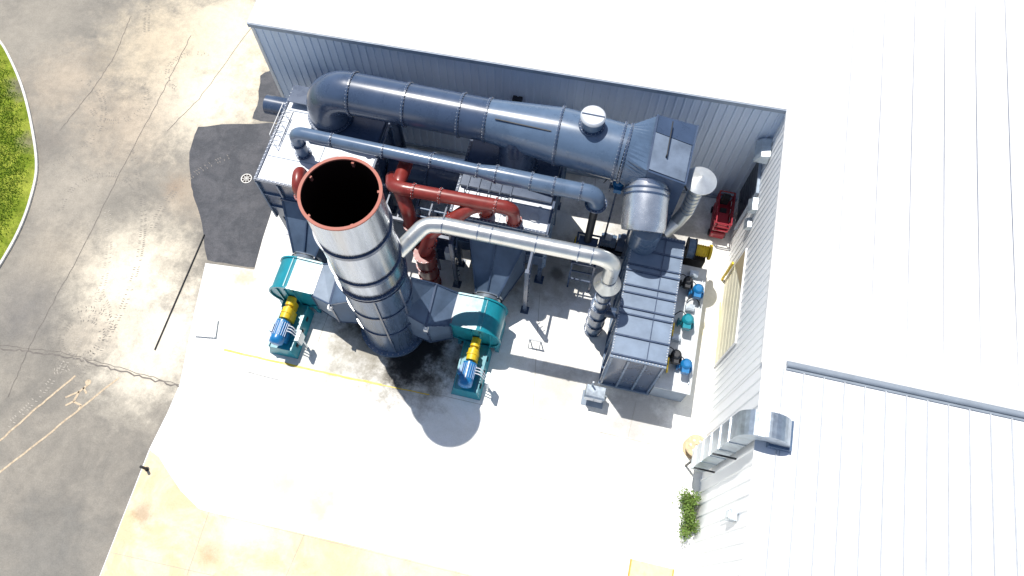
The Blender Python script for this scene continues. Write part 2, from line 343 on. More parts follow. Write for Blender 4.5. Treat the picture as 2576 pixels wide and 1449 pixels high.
c=onback(1303,245); tg=MB(); tg.box(c.x-.25,c.x+.25,c.y-.3,c.y+.05,c.z-.12,c.z+.12); tg.box(c.x-.2,c.x+.2,c.y-.36,c.y-.3,c.z-.2,c.z+.02); tag(tg.build('wall_lamp','dark'),'small dark lamp fixed high on the shaded back wall','lamp')
def door(name,y0,y1,z0,z1,fm,pm_,par,slat=.45,fw=.12,dp=.12):
    m=MB(); x=XW-.06
    for a in ((y0-fw,y0,z0,z1),(y1,y1+fw,z0,z1),(y0-fw,y1+fw,z1,z1+fw)): m.box(x-dp,x+.03,a[0],a[1],a[2],a[3])
    d=MB(); d.box(x-.02,x+.02,y0,y1,z0+.01,z1)
    k=int((z1-z0)/slat)
    for i in range(1,k): d.box(x-.03,x-.02,y0+.02,y1-.02,z0+(z1-z0)*i/k-.01,z0+(z1-z0)*i/k+.01)
    o=d.build(name,pm_,par); m.build('door_frame',fm,o); return o
a=PX(1922,372,XW); b=PX(1872,545,XW)
door('door',b.y,a.y,1.0,a.z,'trim','glassdark',B)
yd=PX(1832,700,XW).y
rd=door('roller_door',13.9,yd,0,4.0,'white',mat('pale_cream_door',(.86,.82,.64),.6,0,.1),B,.6,.08,.05)
m=MB(); m.hexa([(XW-.11,yd-2.2,3.95),(XW-.09,yd-2.2,3.95),(XW-.09,yd-.02,2.2),(XW-.11,yd-.02,2.2)],[(XW-.11,yd-2.1,3.97),(XW-.09,yd-2.1,3.97),(XW-.09,yd-.02,3.97),(XW-.11,yd-.02,3.97)]); m.build('recess_shade_panel',mat('brown_recess_shade',(.42,.34,.2),.6),rd)  # brown wedge at door top: recess darkness put into the colour
m=MB(); m.box(XW-.3,XW-.19,yd+.0,yd+.14,0,2.2); m.build('door_post','yellow',rd)
for (px,py,s) in ((1935,385,.8),(1905,520,.5),(1890,565,.4)):
    c=PX(px,py,XW); m=MB(); m.hexa([(XW-.9*s,c.y-.8*s,c.z-.1),(XW-.05,c.y-.8*s,c.z-.1),(XW-.05,c.y+.8*s,c.z-.1),(XW-.9*s,c.y+.8*s,c.z-.1)],[(XW-.6*s,c.y-.7*s,c.z+.45*s),(XW-.05,c.y-.7*s,c.z+.6*s),(XW-.05,c.y+.7*s,c.z+.6*s),(XW-.6*s,c.y+.7*s,c.z+.45*s)])
    m.build('vent_hood','galv',B)
A=thing('annex_building','white ribbed metal annex with standing seam roof at lower right','building',(XW,YA,0)); ZA=9.2
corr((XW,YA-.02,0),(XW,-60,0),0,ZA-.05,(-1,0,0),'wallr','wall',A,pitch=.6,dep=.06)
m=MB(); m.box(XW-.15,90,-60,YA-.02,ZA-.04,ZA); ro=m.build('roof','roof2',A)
m=MB(); x=XW+.7
while x<40: m.bar((x,-40,ZA+.03),(x,YA-.2,ZA+.03),.045,.08); m.bar((x+.13,-40,ZA+.01),(x+.13,YA-.2,ZA+.01),.025,.02); x+=.82  # narrow strip beside each rib stands in for its shadow line
m.build('seam','rib',ro)
m=MB(); m.tube([V(XW+.8,YA+.0,ZA+.1),V(60,YA+.0,ZA+.1)],.11,12); m.bar((XW+.8,YA-.16,ZA+.04),(60,YA-.16,ZA+.04),.1,.05); m.bar((XW+.8,YA+.13,ZA+.04),(60,YA+.13,ZA+.04),.1,.05); m.build('ridge_gutter','gutter',A)

# gooseneck duct at annex
gy=8.3; gx=XW-.62
G=thing('gooseneck_duct','galvanised duct climbing the annex wall and curving over its eave','duct',(gx,gy,0))
def rectsweep(mb,pts,wy,th,mi=0):
    pts=[Vector(p) for p in pts]; vs=[]; k=len(pts)
    for i,p in enumerate(pts):
        d=(pts[min(i+1,k-1)]-pts[max(i-1,0)]).normalized(); nrm=V(-d.z,0,d.x)*th/2
        for s,y in ((1,-1),(1,1),(-1,1),(-1,-1)): vs.append(p+nrm*s+V(0,y*wy/2,0))
    fs=[(i*4+j,i*4+(j+1)%4,(i+1)*4+(j+1)%4,(i+1)*4+j) for i in range(k-1) for j in range(4)]+[(3,2,1,0),tuple(range(4*k-4,4*k))]
    mb.add(vs,fs,mi)
m=MB(); pth=fillet([V(gx,gy,1.8),V(gx,gy,10.05),V(XW+.75,gy,10.05),V(XW+.75,gy,ZA)],.72,8); rectsweep(m,pth,1.0,.7); m.build('duct_run','galv',G)
for z in (2.4,3.9,5.4,6.9,8.4): m=MB(); m.box(gx-.38,gx+.38,gy-.53,gy+.53,z-.03,z+.03); m.build('joint_band','galv',G)
m=MB(); m.box(XW+.3,XW+1.2,gy-.6,gy+.6,ZA,ZA+.3); m.build('roof_curb','steel_mid',G)
for z in (2.9,6.4): m=MB(); m.box(gx-.45,XW-.07,gy-.68,gy-.61,z,z+.08); m.build('bracket','dark',G)
for sx_ in (-.3,.3): m=MB(); m.bar((gx+sx_*.8,gy,0),(gx+sx_*.8,gy,1.8),.08); m.build('leg','dark',G)
c=PX(1853,1300,XW); m=MB(); m.box(XW-.35,XW-.06,c.y-.2,c.y+.2,c.z-.3,c.z+.3); m.box(XW-.42,XW-.35,c.y-.14,c.y+.14,c.z-.1,c.z+.22); m.tube([(XW-.12,c.y,c.z-.3),(XW-.12,c.y,c.z-2)],.03,8)
tag(m.build('junction_box','galv'),'small grey junction box on the annex wall above the shrub','electrical box')

# ---------------- stack
SB=P(992,822); sx,sy=SB.x,SB.y; ST=min([i*.05 for i in range(200,360)],key=lambda z:(P(860,483,z)-V(sx,sy,z)).length)
S=thing('exhaust_stack','tall wide stainless exhaust stack with a red open rim','chimney',(sx,sy,0))
R=1.52
m=MB(); m.tube([(sx,sy,7.6),(sx,sy,ST)],R,64,caps=False); m.build('upper_shaft','silver',S)
m=MB(); m.tube([(sx,sy,.25),(sx,sy,7.6)],R+.02,64,caps=False); m.build('lower_shaft',mat('lower_stack_blue_grey',(.09,.14,.23),.27,.35,.25,.8,streak=True,coat=.2),S)
m=MB(); m.tube([(sx,sy,2),(sx,sy,ST-.02)],R-.05,64,caps=False); m.ring((sx,sy,2),(0,0,1),.01,R-.05,.02,32); m.build('inner_lining','inside',S)
m=MB(); m.ring((sx,sy,ST),(0,0,1),R-.07,R+.05,.08,64); m.build('rim','redring',S)
for k in range(5):
    a=k*2*PI/5+.3; c=V(sx+math.cos(a)*(R-.09),sy+math.sin(a)*(R-.09),ST-.2); d=V(-math.sin(a),math.cos(a),0)
    m=MB(); m.bar(c-d*.05,c+d*.05,.14,.26); m.build('lifting_lug','redring',S)
for z in (11.9,9.2,5.2,2.9):
    m=MB(); m.ring((sx,sy,z),(0,0,1),R-.02,R+.08,.2,64); m.build('stiffener_ring','steel',S)
for z in (7.75,7.5): flange(S,(sx,sy,z),(0,0,1),R,'steel',.12,.09,44,.03)
m=MB(); m.ring((sx,sy,.12),(0,0,1),R-.1,R+.25,.24,64); m.bolts((sx,sy,.2),(0,0,1),R+.17,36,.05,.1,1); m.build('base_plate',['steel_mid','bolt'],S)
for a in (-.35,-2.9,-1.2):
    m=MB(); c=V(sx+math.cos(a)*(R+.05),sy+math.sin(a)*(R+.05),0); m.bar(c+V(0,0,.3),c+V(0,0,7.4),.1,.1); m.build('vertical_rib','steel',S)

# ---------------- towers
TT=6.0
def tower(name,label,x0,x1,y0,y1,group=None):
    T=thing(name,label,'machine housing',((x0+x1)/2,(y0+y1)/2,0),group)
    m=MB(); m.box(x0,x1,y0,y1,2.2,TT-.06); 
    m.build('casing','steel',T)
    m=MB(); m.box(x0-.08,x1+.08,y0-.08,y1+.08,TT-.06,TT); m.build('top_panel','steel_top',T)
    m=MB()
    k=int((x1-x0)/1.1)
    for i in range(k+1):
        x=x0+(x1-x0)*i/k
        m.bar((x,y0-.07,2.2),(x,y0-.07,TT-.1),.09,.14); m.bar((x,y1+.07,2.2),(x,y1+.07,TT-.1),.09,.14)
    k=int((y1-y0)/1.1)
    for i in range(k+1):
        y=y0+(y1-y0)*i/k
        m.bar((x0-.07,y,2.2),(x0-.07,y,TT-.1),.14,.09); m.bar((x1+.07,y,2.2),(x1+.07,y,TT-.1),.14,.09)
    for z in (3.3,4.6): m.box(x0-.1,x1+.1,y0-.1,y0,z,z+.1); m.box(x0-.1,x0,y0,y1,z,z+.1)
    m.build('side_rib','steel_mid',T)
    m=MB()
    for x in (x0-.02,x1+.02): m.bar((x,y0-.1,TT+.04),(x,y1+.1,TT+.04),.12,.08)
    m.bar((x0,y0-.03,TT+.04),(x1,y0-.03,TT+.04),.12,.08)
    nb=26
    for i in range(nb):
        m.box(x0-.05,x0,y0+(y1-y0)*i/nb,y0+(y1-y0)*i/nb+.04,TT+.08,TT+.12,1); m.box(x0+(x1-x0)*i/nb,x0+(x1-x0)*i/nb+.04,y0-.07,y0-.03,TT+.08,TT+.12,1)
    m.build('edge_rail',['steel','bolt'],T)
    m=MB()
    for i in range(1,4): m.bar((x0+.1,y0+(y1-y0)*i/4,TT+.02),(x1-.1,y0+(y1-y0)*i/4,TT+.02),.04,.03)
    m.bar(((x0+x1)/2,y0+.1,TT+.02),((x0+x1)/2,y1-.1,TT+.02),.04,.035)
    m.build('top_seam','trim',T)
    for xx in (x0+.15,x1-.15):
        for yy in (y0+.15,(y0+y1)/2,y1-.15):
            m=MB(); m.box(xx-.12,xx+.12,yy-.12,yy+.12,.02,2.2); m.box(xx-.25,xx+.25,yy-.25,yy+.25,.005,.04); m.build('leg','steel',T)
    m=MB(); m.hexa([(x0+.5,y0+.5,1.),(x1-.5,y0+.5,1.),(x1-.5,y1-.5,1.),(x0+.5,y1-.5,1.)],[(x0+.02,y0+.02,2.2),(x1-.02,y0+.02,2.2),(x1-.02,y1-.02,2.2),(x0+.02,y1-.02,2.2)]); m.build('bottom_hopper','steel',T)
    return T
T1=tower('heat_recovery_tower','left dark casing with pale top beside the dark ground patch',-16.75,-11.2,16.3,22.1)
T2=tower('heat_recovery_tower','middle dark casing with pale top below the big grey duct',-6.7,-1.85,16.6,21.8)
m=MB(); m.box(-14.9,-11.3,19.0,22.0,TT+.005,TT+.35); m.build('raised_deck','steel',T1)
m=MB(); m.box(-16.6,-11.3,20.9,22.0,TT+.36,TT+.42); m.build('back_deck','steel',T1)
m=MB()
c0=V(-16.3,18.4,TT+.06)
for k in range(2): m.tube([c0+V(-k*.45,0,0),c0+V(-k*.45,2.2,0)],.025,6)
for k in range(8): m.tube([c0+V(0,.3*k,0),c0+V(-.45,.3*k,0)],.02,6)
for k in range(4): m.tube([c0+V(-.2,.6*k,0),c0+V(-.2,.6*k,.9)],.022,6)
m.tube([c0+V(-.2,0,.9),c0+V(-.2,2,.9)],.025,6); m.build('guard_rail','white',T1)
m=MB(); m.ring((-13.4,18.2,TT+.04),(0,0,1),.01,.42,.08,24); m.build('hatch','rib',T1)
m=MB(); m.ring((-2.6,17.3,TT+.04),(0,0,1),.01,.25,.08,24); m.build('hatch','rib',T2)
m=MB()
for i in range(5): m.bar((-6.2+i*.55,17.6,TT+.3),(-6.2+i*.55,18.9,TT+.3),.035,.04)
for y in (17.6,18.9): m.bar((-6.3,y,TT+.28),(-3.9,y,TT+.28),.05,.05)
for x in (-6.2,-4.):
    for y in (17.6,18.9): m.bar((x,y,TT),(x,y,TT+.9),.04)
m.bar((-6.2,17.6,TT+.9),(-4.,17.6,TT+.9),.04)
m.build('pipe_rack','steel',T2)
m=MB(); m.box(-6.6,-1.95,18.2,21.7,TT+.005,TT+.25); m.build('raised_deck','steel',T2)
def trans(label,cx,y0,fx):
    o=thing('inlet_duct',label,'duct',(cx,y0,3)); yf=14.25
    a=[(cx-1.45,y0,1.3),(cx+1.45,y0,1.3),(cx+1.45,y0,4.6),(cx-1.45,y0,4.6)]; b=[(fx-.6,yf,1.0),(fx+.6,yf,1.0),(fx+.6,yf,2.3),(fx-.6,yf,2.3)]
    m=MB(); m.hexa(a,b); m.build('tapered_duct','matte',o)
    m=MB()
    for i in range(4):
        m.bar(a[i],b[i],.09,.09)
    m.bar(Vector(a[2]).lerp(Vector(a[3]),.5)+V(0,-.05,.03),Vector(b[2]).lerp(Vector(b[3]),.5)+V(0,0,.03),.07,.1)
    for p,q in ((0,1),(1,2),(2,3),(3,0)): m.bar(Vector(a[p])+V(0,-.04,0),Vector(a[q])+V(0,-.04,0),.12,.12); m.bar(b[p],b[q],.1,.1)
    m.build('edge_angle','steel',o); return o
trans('dark tapered duct feeding the left teal fan',-14.3,16.2,-14.45)
trans('dark tapered duct feeding the right teal fan',-4.3,16.5,-4.36)
# ---------------- fans
def fan(label,fx,s):
    fy=12.87; o=thing('blower_fan',label,'fan',(fx,fy,0)); az=1.75; hw=.85
    arc=[(-s*math.cos(-PI/2+PI*i/24)*(1.08+.2*i/24),az+math.sin(-PI/2+PI*i/24)*(1.08+.2*i/24)) for i in range(25)]
    pr=arc+[(s*1.3,az+1.2),(s*1.3,az-.45),(s*.75,az-.8)]
    m=MB(); k=len(pr)
    f=[V(fx+p[0],fy-hw,p[1]) for p in pr]; b=[V(fx+p[0],fy+hw,p[1]) for p in pr]
    m.add(f,[tuple(range(k))]); m.add(b,[tuple(range(k))]); m.add(f+b,[(i,(i+1)%k,k+(i+1)%k,k+i) for i in range(24)],0,True); m.add(f+b,[(i,(i+1)%k,k+(i+1)%k,k+i) for i in range(24,k)],0,False)
    h=m.build('scroll_housing','teal',o)
    for yy in (fy-hw-.03,fy+hw+.03):
        m=MB()
        for i in range(k): m.bar(V(fx+pr[i][0]*1.03,yy,az+(pr[i][1]-az)*1.03),V(fx+pr[(i+1)%k][0]*1.03,yy,az+(pr[(i+1)%k][1]-az)*1.03),.09,.09,up=(0,1,0))
        m.build('rim_angle','teal',h)
    for q in (-.45,0,.5): m=MB(); m.bar((fx-s*.2+q,fy-hw-.04,az-.9),(fx-s*.2+q,fy-hw-.04,az+.95),.06,.08); m.build('side_stiffener','teal',h)
    m=MB(); m.bar((fx-s*.2,fy-hw,az+1.27),(fx-s*.2,fy+hw,az+1.27),.05,.05); m.build('top_seam','teal',h)
    for sgn in (-1,1): 
        m=MB(); m.hexa([(fx+sgn*1.05-.1,fy-hw,.02),(fx+sgn*1.05+.1,fy-hw,.02),(fx+sgn*1.05+.1,fy+hw,.02),(fx+sgn*1.05-.1,fy+hw,.02)],[(fx+sgn*.95-.08,fy-hw,1.2),(fx+sgn*.95+.08,fy-hw,1.2),(fx+sgn*.95+.08,fy+hw,1.2),(fx+sgn*.95-.08,fy+hw,1.2)])
        m.build('housing_foot','teal',o)
    m=MB(); m.tube([(fx,fy+hw,az),(fx,fy+hw+.35,az),(fx,fy+hw+.7,az+.05)],[.62,.72,.8],36); m.build('inlet_cone','galv',o)
    for q in range(2): m=MB(); m.ring((fx,fy+hw+.3+.22*q,az),(0,1,0),.7,.82,.05,36); m.build('inlet_ring','dark',o)
    m=MB(); ya,yb=fy-hw-.08,fy-hw-2.8
    m.hexa([(fx-.8,yb,.02),(fx+.8,yb,.02),(fx+.8,ya,.02),(fx-.8,ya,.02)],[(fx-.58,yb+.1,.95),(fx+.58,yb+.1,.95),(fx+.62,ya,1.05),(fx-.62,ya,1.05)])
    pd=m.build('pedestal','teal',o)
    for sgn in (-1,1):
        for i in range(3):
            y=yb+.5+i*.75; m=MB(); m.box(fx+sgn*.68-.05,fx+sgn*.68+.05,y,y+.25,.4,.65); m.build('access_hole','dark',pd)
        m=MB(); m.bar((fx+sgn*.66,ya,1.),(fx+sgn*.61,yb+.1,.96),.08,.2); m.build('side_rail','teal',pd)
    m=MB(); m.tube([(fx,ya+.02,az),(fx,ya-.45,az)],.24,20); m.box(fx-.2,fx+.2,ya-.5,ya-.1,1.0,az); m.tube([(fx,ya-.45,az),(fx,ya-.6,az)],.12,16); m.build('bearing','yellow',o)
    m=MB(); m.tube([(fx,ya-.6,az),(fx,ya-1.2,az)],.28,20); m.box(fx-.28,fx+.28,ya-1.17,ya-.62,1.,az); m.ring((fx,ya-.88,az),(0,1,0),.26,.32,.06,20); m.build('shaft_guard','yellow',o)
    m=MB(); y1=ya-1.35; m.tube([(fx,y1+.15,az),(fx,y1,az),(fx,y1-.03,az)],[.1,.12,.3],24); m.tube([(fx,y1,az),(fx,y1-1.0,az)],.36,28)
    for i in range(20):
        a=i*PI/10; c=V(fx,0,az)+V(math.cos(a),0,math.sin(a))*.38; m.bar((c.x,y1-.1,c.z),(c.x,y1-.85,c.z),.025,.025)
    m.tube([(fx,y1-1.0,az),(fx,y1-1.22,az),(fx,y1-1.3,az)],[.38,.36,.2],24)
    mo=m.build('motor','blue',o)
    m=MB(); m.box(fx-.46,fx-.28,y1-.75,y1-.3,az,az+.35); m.build('terminal_box','blue',mo); m=MB(); m.box(fx-.32,fx+.32,y1-.95,y1-.05,.97,az-.2); m.build('motor_foot','blue',mo)
    m=MB(); m.box(fx+1.0,fx+1.14,y1-.9,y1-.35,1.1,2.0); m.box(fx+1.02,fx+1.12,y1-.68,y1-.58,0,1.1); m.build('control_box','galv',o)
    for q in range(3): 
        m=MB(); m.tube(fillet([V(fx+.3,y1-.2-.15*q,az+.1),V(fx+.65,y1-.25-.15*q,az+.25),V(fx+1.0,y1-.5-.1*q,1.6)],.2,4),.03,8); m.build('cable','steel_top',o)
    return o
fan('teal blower fan left of the stack with blue motor and yellow guard',-14.45,1)
fan('teal blower fan right of the stack with blue motor and yellow guard',-4.36,-1)
def side_duct(label,xa,xb):
    o=thing('outlet_duct',label,'duct',((xa+xb)/2,12.6,0)); xm=xa*.5+xb*.5
    A1=[(xa,11.95,1.0),(xa,13.75,1.0),(xa,13.75,2.9),(xa,11.95,2.85)]; B1=[(xm,11.5,.9),(xm,13.6,.9),(xm,13.6,3.9),(xm,11.5,3.4)]; C1=[(xb,11.6,1.2),(xb,13.1,1.2),(xb,13.1,5.3),(xb,11.6,4.3)]
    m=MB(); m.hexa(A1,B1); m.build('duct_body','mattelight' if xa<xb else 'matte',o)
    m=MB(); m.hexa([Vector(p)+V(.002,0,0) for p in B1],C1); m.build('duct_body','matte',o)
    m=MB()
    for q in (A1,B1):
        for i in range(4): m.bar(q[i],q[(i+1)%4],.1,.1)
    for i in (1,2,3,0): m.bar(A1[i],B1[i],.07,.07); m.bar(B1[i],C1[i],.07,.07)
    m.build('edge_angle','steel',o)
    c=Vector(B1[3])+V(0,-.05,-.2); m=MB(); m.box(c.x-.1,c.x+.1,c.y-.15,c.y+.1,c.z-.2,c.z+.1); m.tube([c,c+V(0,-.1,.35)],.04,8); m.build('damper_actuator','white',o)
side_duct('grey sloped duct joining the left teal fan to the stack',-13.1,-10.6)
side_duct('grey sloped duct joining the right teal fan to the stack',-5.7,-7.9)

# ---------------- big duct
D=thing('main_duct','huge dark blue grey round duct running along the back wall','duct',(-6,20.6,8.6)); DZ=8.6; DY=20.6; r1=1.03; r2=1.36
m=MB(); m.tube(fillet([V(-14.1,DY-.1,TT+.05),V(-14.1,DY,DZ),V(-5.7,DY,DZ)],1.45,7),r1,56,caps=False); m.build('straight_run','steel',D)
m=MB(); m.tube([(-5.7,DY,DZ),(-2.2,DY-.1,DZ),(1.0,DY-.35,DZ)],[r1,r2,r2],56); m.build('widened_run','steel_mid',D)
# round to square transition
cy0=DY-.35; n_=48; A_=[];B_=[]
for j in range(n_):
    a=2*PI*j/n_; cc,ss=math.cos(a),math.sin(a); A_.append(V(1.06,cy0+cc*r2,DZ+ss*r2))
    q=max(abs(cc),abs(ss)); B_.append(V(2.15,20.55+cc/q*1.55,8.3+ss/q*1.1))
m=MB(); m.add(A_+B_,[(j,(j+1)%n_,n_+(j+1)%n_,n_+j) for j in range(n_)]); m.build('square_transition','steel_mid',D)
for x,r in ((-12.45,r1),(-9.7,r1),(-7.0,r1),(-5.7,r1)): flange(D,(x,DY,DZ),(1,0,0),r,'steel',.08,.08,40)
for x,y,r in ((-2.2,DY-.1,r2),(.75,DY-.32,r2),(1.05,DY-.35,r2)): flange(D,(x,y,DZ),(1,0,0) if x<0 else (1,-.05,0),r,'steel',.09,.08,48)
flange(D,(-14.1,DY-.1,TT+.5),(0,0,1),r1,'steel',.12,.1,40)
m=MB(); m.tube([(-4.1,DY-.6,TT),(-4.1,DY-.3,DZ)],.95,40); m.build('branch','steel',D); flange(D,(-4.1,DY-.6,TT+.35),(0,0,1),.95,'steel',.12,.1,36)
m=MB(); m.bar((-5.2,DY-.55,DZ+1.0),(-2.5,DY-.75,DZ+1.18),.05,.04); m.build('guide_rail','dark',D)
c=V(-.75,DY-.1,0)
D2=thing('relief_vent','round relief vent with flat split lid on top of the main duct','vent',(c.x,c.y,9.7))
m=MB(); m.tube([(c.x,c.y,9.6),(c.x,c.y,10.55)],.5,36); m.build('neck','steel_mid',D2)
flange(D2,(c.x,c.y,9.95),(0,0,1),.5,'steel',.12,.08,20)
m=MB(); m.tube([(c.x,c.y,10.55),(c.x,c.y,10.62),(c.x,c.y,10.68)],[.58,.58,.5],36); m.build('lid','steel_top',D2)
m=MB(); m.bar((c.x-.52,c.y,10.69),(c.x+.52,c.y,10.69),.05,.05); m.build('lid_hinge','steel',D2)
# plenum
Q=thing('plenum_box','dark grey rectangular plenum at the right end of the main duct','duct',(2.6,20,0))
x0,x1=2.16,4.0
m=MB(); m.hexa([(x0,19.0,3),(x1,19.0,3),(x1+.1,22.2,3),(x0,22.1,3)],[(x0,19.0,9.4),(x1,19.0,8.9),(x1+.15,22.3,9.0),(x0,22.1,9.5)]); m.build('casing','steel',Q)
m=MB(); m.hexa([(x0+.05,19.1,9.42),(x1-.05,19.1,8.93),(x1,21.1,8.99),(x0+.05,21.1,9.48)],[(x0+.05,19.1,9.45),(x1-.05,19.1,8.96),(x1,21.1,9.02),(x0+.05,21.1,9.51)]); m.build('top_panel','plenum',Q)
m=MB(); m.bar((x0,19.0,9.4),(x1,19.0,8.92),.08,.08); m.bar((x1,19.0,8.92),(x1+.15,22.3,9.03),.08,.08); m.bar((x0,19.,9.42),(x0,22.1,9.52),.1,.08); m.bar((x0+.05,21.15,9.5),(x1,21.15,9.02),.06,.06)
for i in range(3): m.bar((x1+.05,19.6+i*.8,3),(x1+.03,19.6+i*.8,8.8),.12,.08)
m.build('stiffener','steel',Q)
m=MB(); m.tube([(2.9,20.0,9.2),(2.9,20.0,9.5)],.04,8); m.tube([(2.9,20.0,9.5),(2.9,21.8,9.6)],.03,8); m.build('drain_pipe','dark',Q)
for xx in (x0+.2,x1-.2):
    for yy in (19.2,22.): m=MB(); m.box(xx-.1,xx+.1,yy-.1,yy+.1,0,3.05); m.build('leg','steel',Q)
L_=thing('silver_drum','fat bright stainless drum duct between the plenum and the long ribbed box','duct',(2.55,18.2,6))
m=MB(); m.tube([V(2.4,19.3,7.85),V(2.6,17.35,7.25),V(2.62,17.15,7.15)],[1.06,1.06,1.0],56); m.build('drum','drum',L_)
for y in (18.95,18.7): m=MB(); m.ring((2.4+(19.3-y)*.1,y,7.85-(19.3-y)*.307),(-.1,1,.307),1.04,1.11,.07,56); m.build('band','steel',L_)
m=MB(); m.tube([(2.9,17.75,6.6),(2.9,17.75,4.95)],.75,40); m.build('down_leg','steel_mid',L_)

# ---------------- heat exchanger box
BX=thing('ribbed_box','long dark box with ribbed bolted lid right of the vent pipe','machine housing',(3.65,14.9,0)); x0,x1,y0,y1,ZB=2.45,4.9,11.55,18.2,5.0
m=MB(); m.box(x0,x1,y0,y1,.5,ZB-.08); m.build('casing','steel',BX)
m=MB(); m.box(x0-.1,x1+.1,y0-.1,y1+.1,ZB-.08,ZB); m.build('lid',mat('lid_blue_grey',(.17,.225,.31),.4,.1,.2,.8),BX)
ys=[y0+(y1-y0)*t for t in (.01,.16,.33,.38,.5,.56,.68,.73,.86,.99)]
for y in ys: m=MB(); m.box(x0-.1,x1+.1,y-.035,y+.035,ZB,ZB+.09); m.build('lid_rib','steel',BX)
m=MB()
for i in range(48):
    y=y0+(y1-y0)*(i+.5)/48
    for x in (x0-.05,x1+.05): m.box(x-.025,x+.025,y-.025,y+.025,ZB,ZB+.04)
for i in range(16):
    x=x0+(x1-x0)*(i+.5)/16; m.box(x-.025,x+.025,y0-.07,y0-.02,ZB,ZB+.04); m.box(x-.025,x+.025,y1+.02,y1+.07,ZB,ZB+.04)
o=m.build('bolt_row','rib',BX); o['kind']='stuff'
m=MB(); m.box((x0+x1)/2+.35,(x0+x1)/2+.39,y0,y1,ZB,ZB+.05); m.build('lid_seam','steel',BX)
m=MB()
for i in range(4):
    x=x0+(x1-x0)*i/3; m.bar((x,y0-.06,.5),(x,y0-.06,ZB-.1),.1,.12)
for i in range(8):
    y=y0+(y1-y0)*i/7; m.bar((x0-.06,y,.5),(x0-.06,y,ZB-.1),.12,.1)
m.box(x0-.14,x1+.1,y0-.14,y0,.3,.5); m.box(x0-.14,x0,y0,y1,.3,.5); m.build('side_rib','steel_mid',BX)
m=MB(); m.box(x0-.05,x1+.05,y0-.05,y1,.0,.3); m.build('base_frame','dark',BX)
SK=thing('equipment_cabinet','low white topped equipment cabinet along the right side of the ribbed box','machine housing',(5.85,15,0))
m=MB(); m.box(5.03,6.75,11.5,18.4,.15,1.95); m.build('cabinet_body','mattelight',SK); m=MB(); m.box(5.0,6.82,11.4,18.5,1.95,2.02); m.build('top_sheet',mat('cabinet_top',(.62,.65,.68),.45,0,.14,2.),SK)
for y in (13.,14.8,16.6): m=MB(); m.box(6.75,6.78,y-.02,y+.02,.2,1.9); m.build('panel_joint','rib',SK)
m=MB(); m.box(4.95,6.7,11.55,18.35,0,.15); m.build('base_frame','dark',SK)
def valve(name,label,x,y,z,c1,c2,kind='valve',s=1.):
    o=thing(name,label,kind,(x,y,z))
    m=MB(); m.tube([(x-.35*s,y,z+.2*s),(x+.35*s,y,z+.2*s)],.1*s,14); m.ring((x-.3*s,y,z+.2*s),(1,0,0),.08*s,.19*s,.05*s,18); m.ring((x+.3*s,y,z+.2*s),(1,0,0),.08*s,.19*s,.05*s,18); m.box(x-.12*s,x+.12*s,y-.12*s,y+.12*s,z,z+.3*s); m.build('valve_body',c1,o)
    m=MB(); m.tube([(x,y,z+.3*s),(x,y,z+.5*s),(x,y,z+.75*s),(x,y,z+.82*s)],[.06*s,.24*s,.24*s,.14*s],20); m.box(x-.16*s,x+.16*s,y-.4*s,y-.18*s,z+.45*s,z+.72*s); m.build('actuator',c2,o)
    m=MB(); m.tube(fillet([V(x,y,z+.7*s),V(x-.3*s,y+.3*s,z+.9*s),V(x-.6*s,y+.2*s,z+.1)],.2,4),.025,8); m.build('conduit','dark',o)
    return o
Z2=2.02
for px,py,c1,c2,s,l in ((1728,712,'dark','dark',1.,'black valve at the back of the white cabinet top, beside a blue one'),(1752,735,'blue','blue',1.15,'blue valve nearest the wing wall at the back of the cabinet top'),
    (1725,812,'teal','teal',1.25,'teal valve midway along the white cabinet top'),(1697,898,'dark','dark',1.1,'black valve at the near end of the white cabinet top'),(1722,922,'blue','blue',1.15,'blue valve at the near end of the white cabinet top')):
    c=P(px,py,2.4); valve('gas_valve',l,c.x,c.y,Z2,c1,c2,'valve',s)
for n2,(px,py,l) in enumerate(((1735,775,'pale control box between the blue and teal valves'),(1700,850,'pale control box between the teal and near valves'),(1745,690,'pale control box at the far end of the cabinet top'))):
    c=P(px,py,2.2); m=MB(); m.box(c.x-.22,c.x+.22,c.y-.16,c.y+.16,Z2,Z2+.35); m.box(c.x-.18,c.x+.18,c.y-.12,c.y+.12,Z2+.35,Z2+.38); tag(m.build('control_box','galv'),l,'control box')
m=MB()
c=P(1745,762,2.3); pts=[c+V(.35*math.cos(t*.5),.35*math.sin(t*.5),-.2+.02*t) for t in range(11)]; m.tube(pts,.03,8); tag(m.build('hose','rubber'),'looped black hose on the white cabinet top','hose')
for y in (14.6,14.2,12.7,12.3): m=MB(); m.tube([(5.1,y-.3,3.0),(5.1,y+.3,3.0)],.06,10); m.tube([(5.1,y,3.),(5.35,y,3.),(5.5,y,Z2+.03)],.05,10); m.build('gas_pipe','yellow',SK)
m=MB(); m.tube([(5.15,11.9,2.15),(5.15,18.2,2.15)],.04,8); m.build('conduit_run','dark',SK); m=MB(); m.tube([(6.65,11.9,2.1),(6.65,17.8,2.1)],.03,8); m.build('conduit_run','galv',SK)
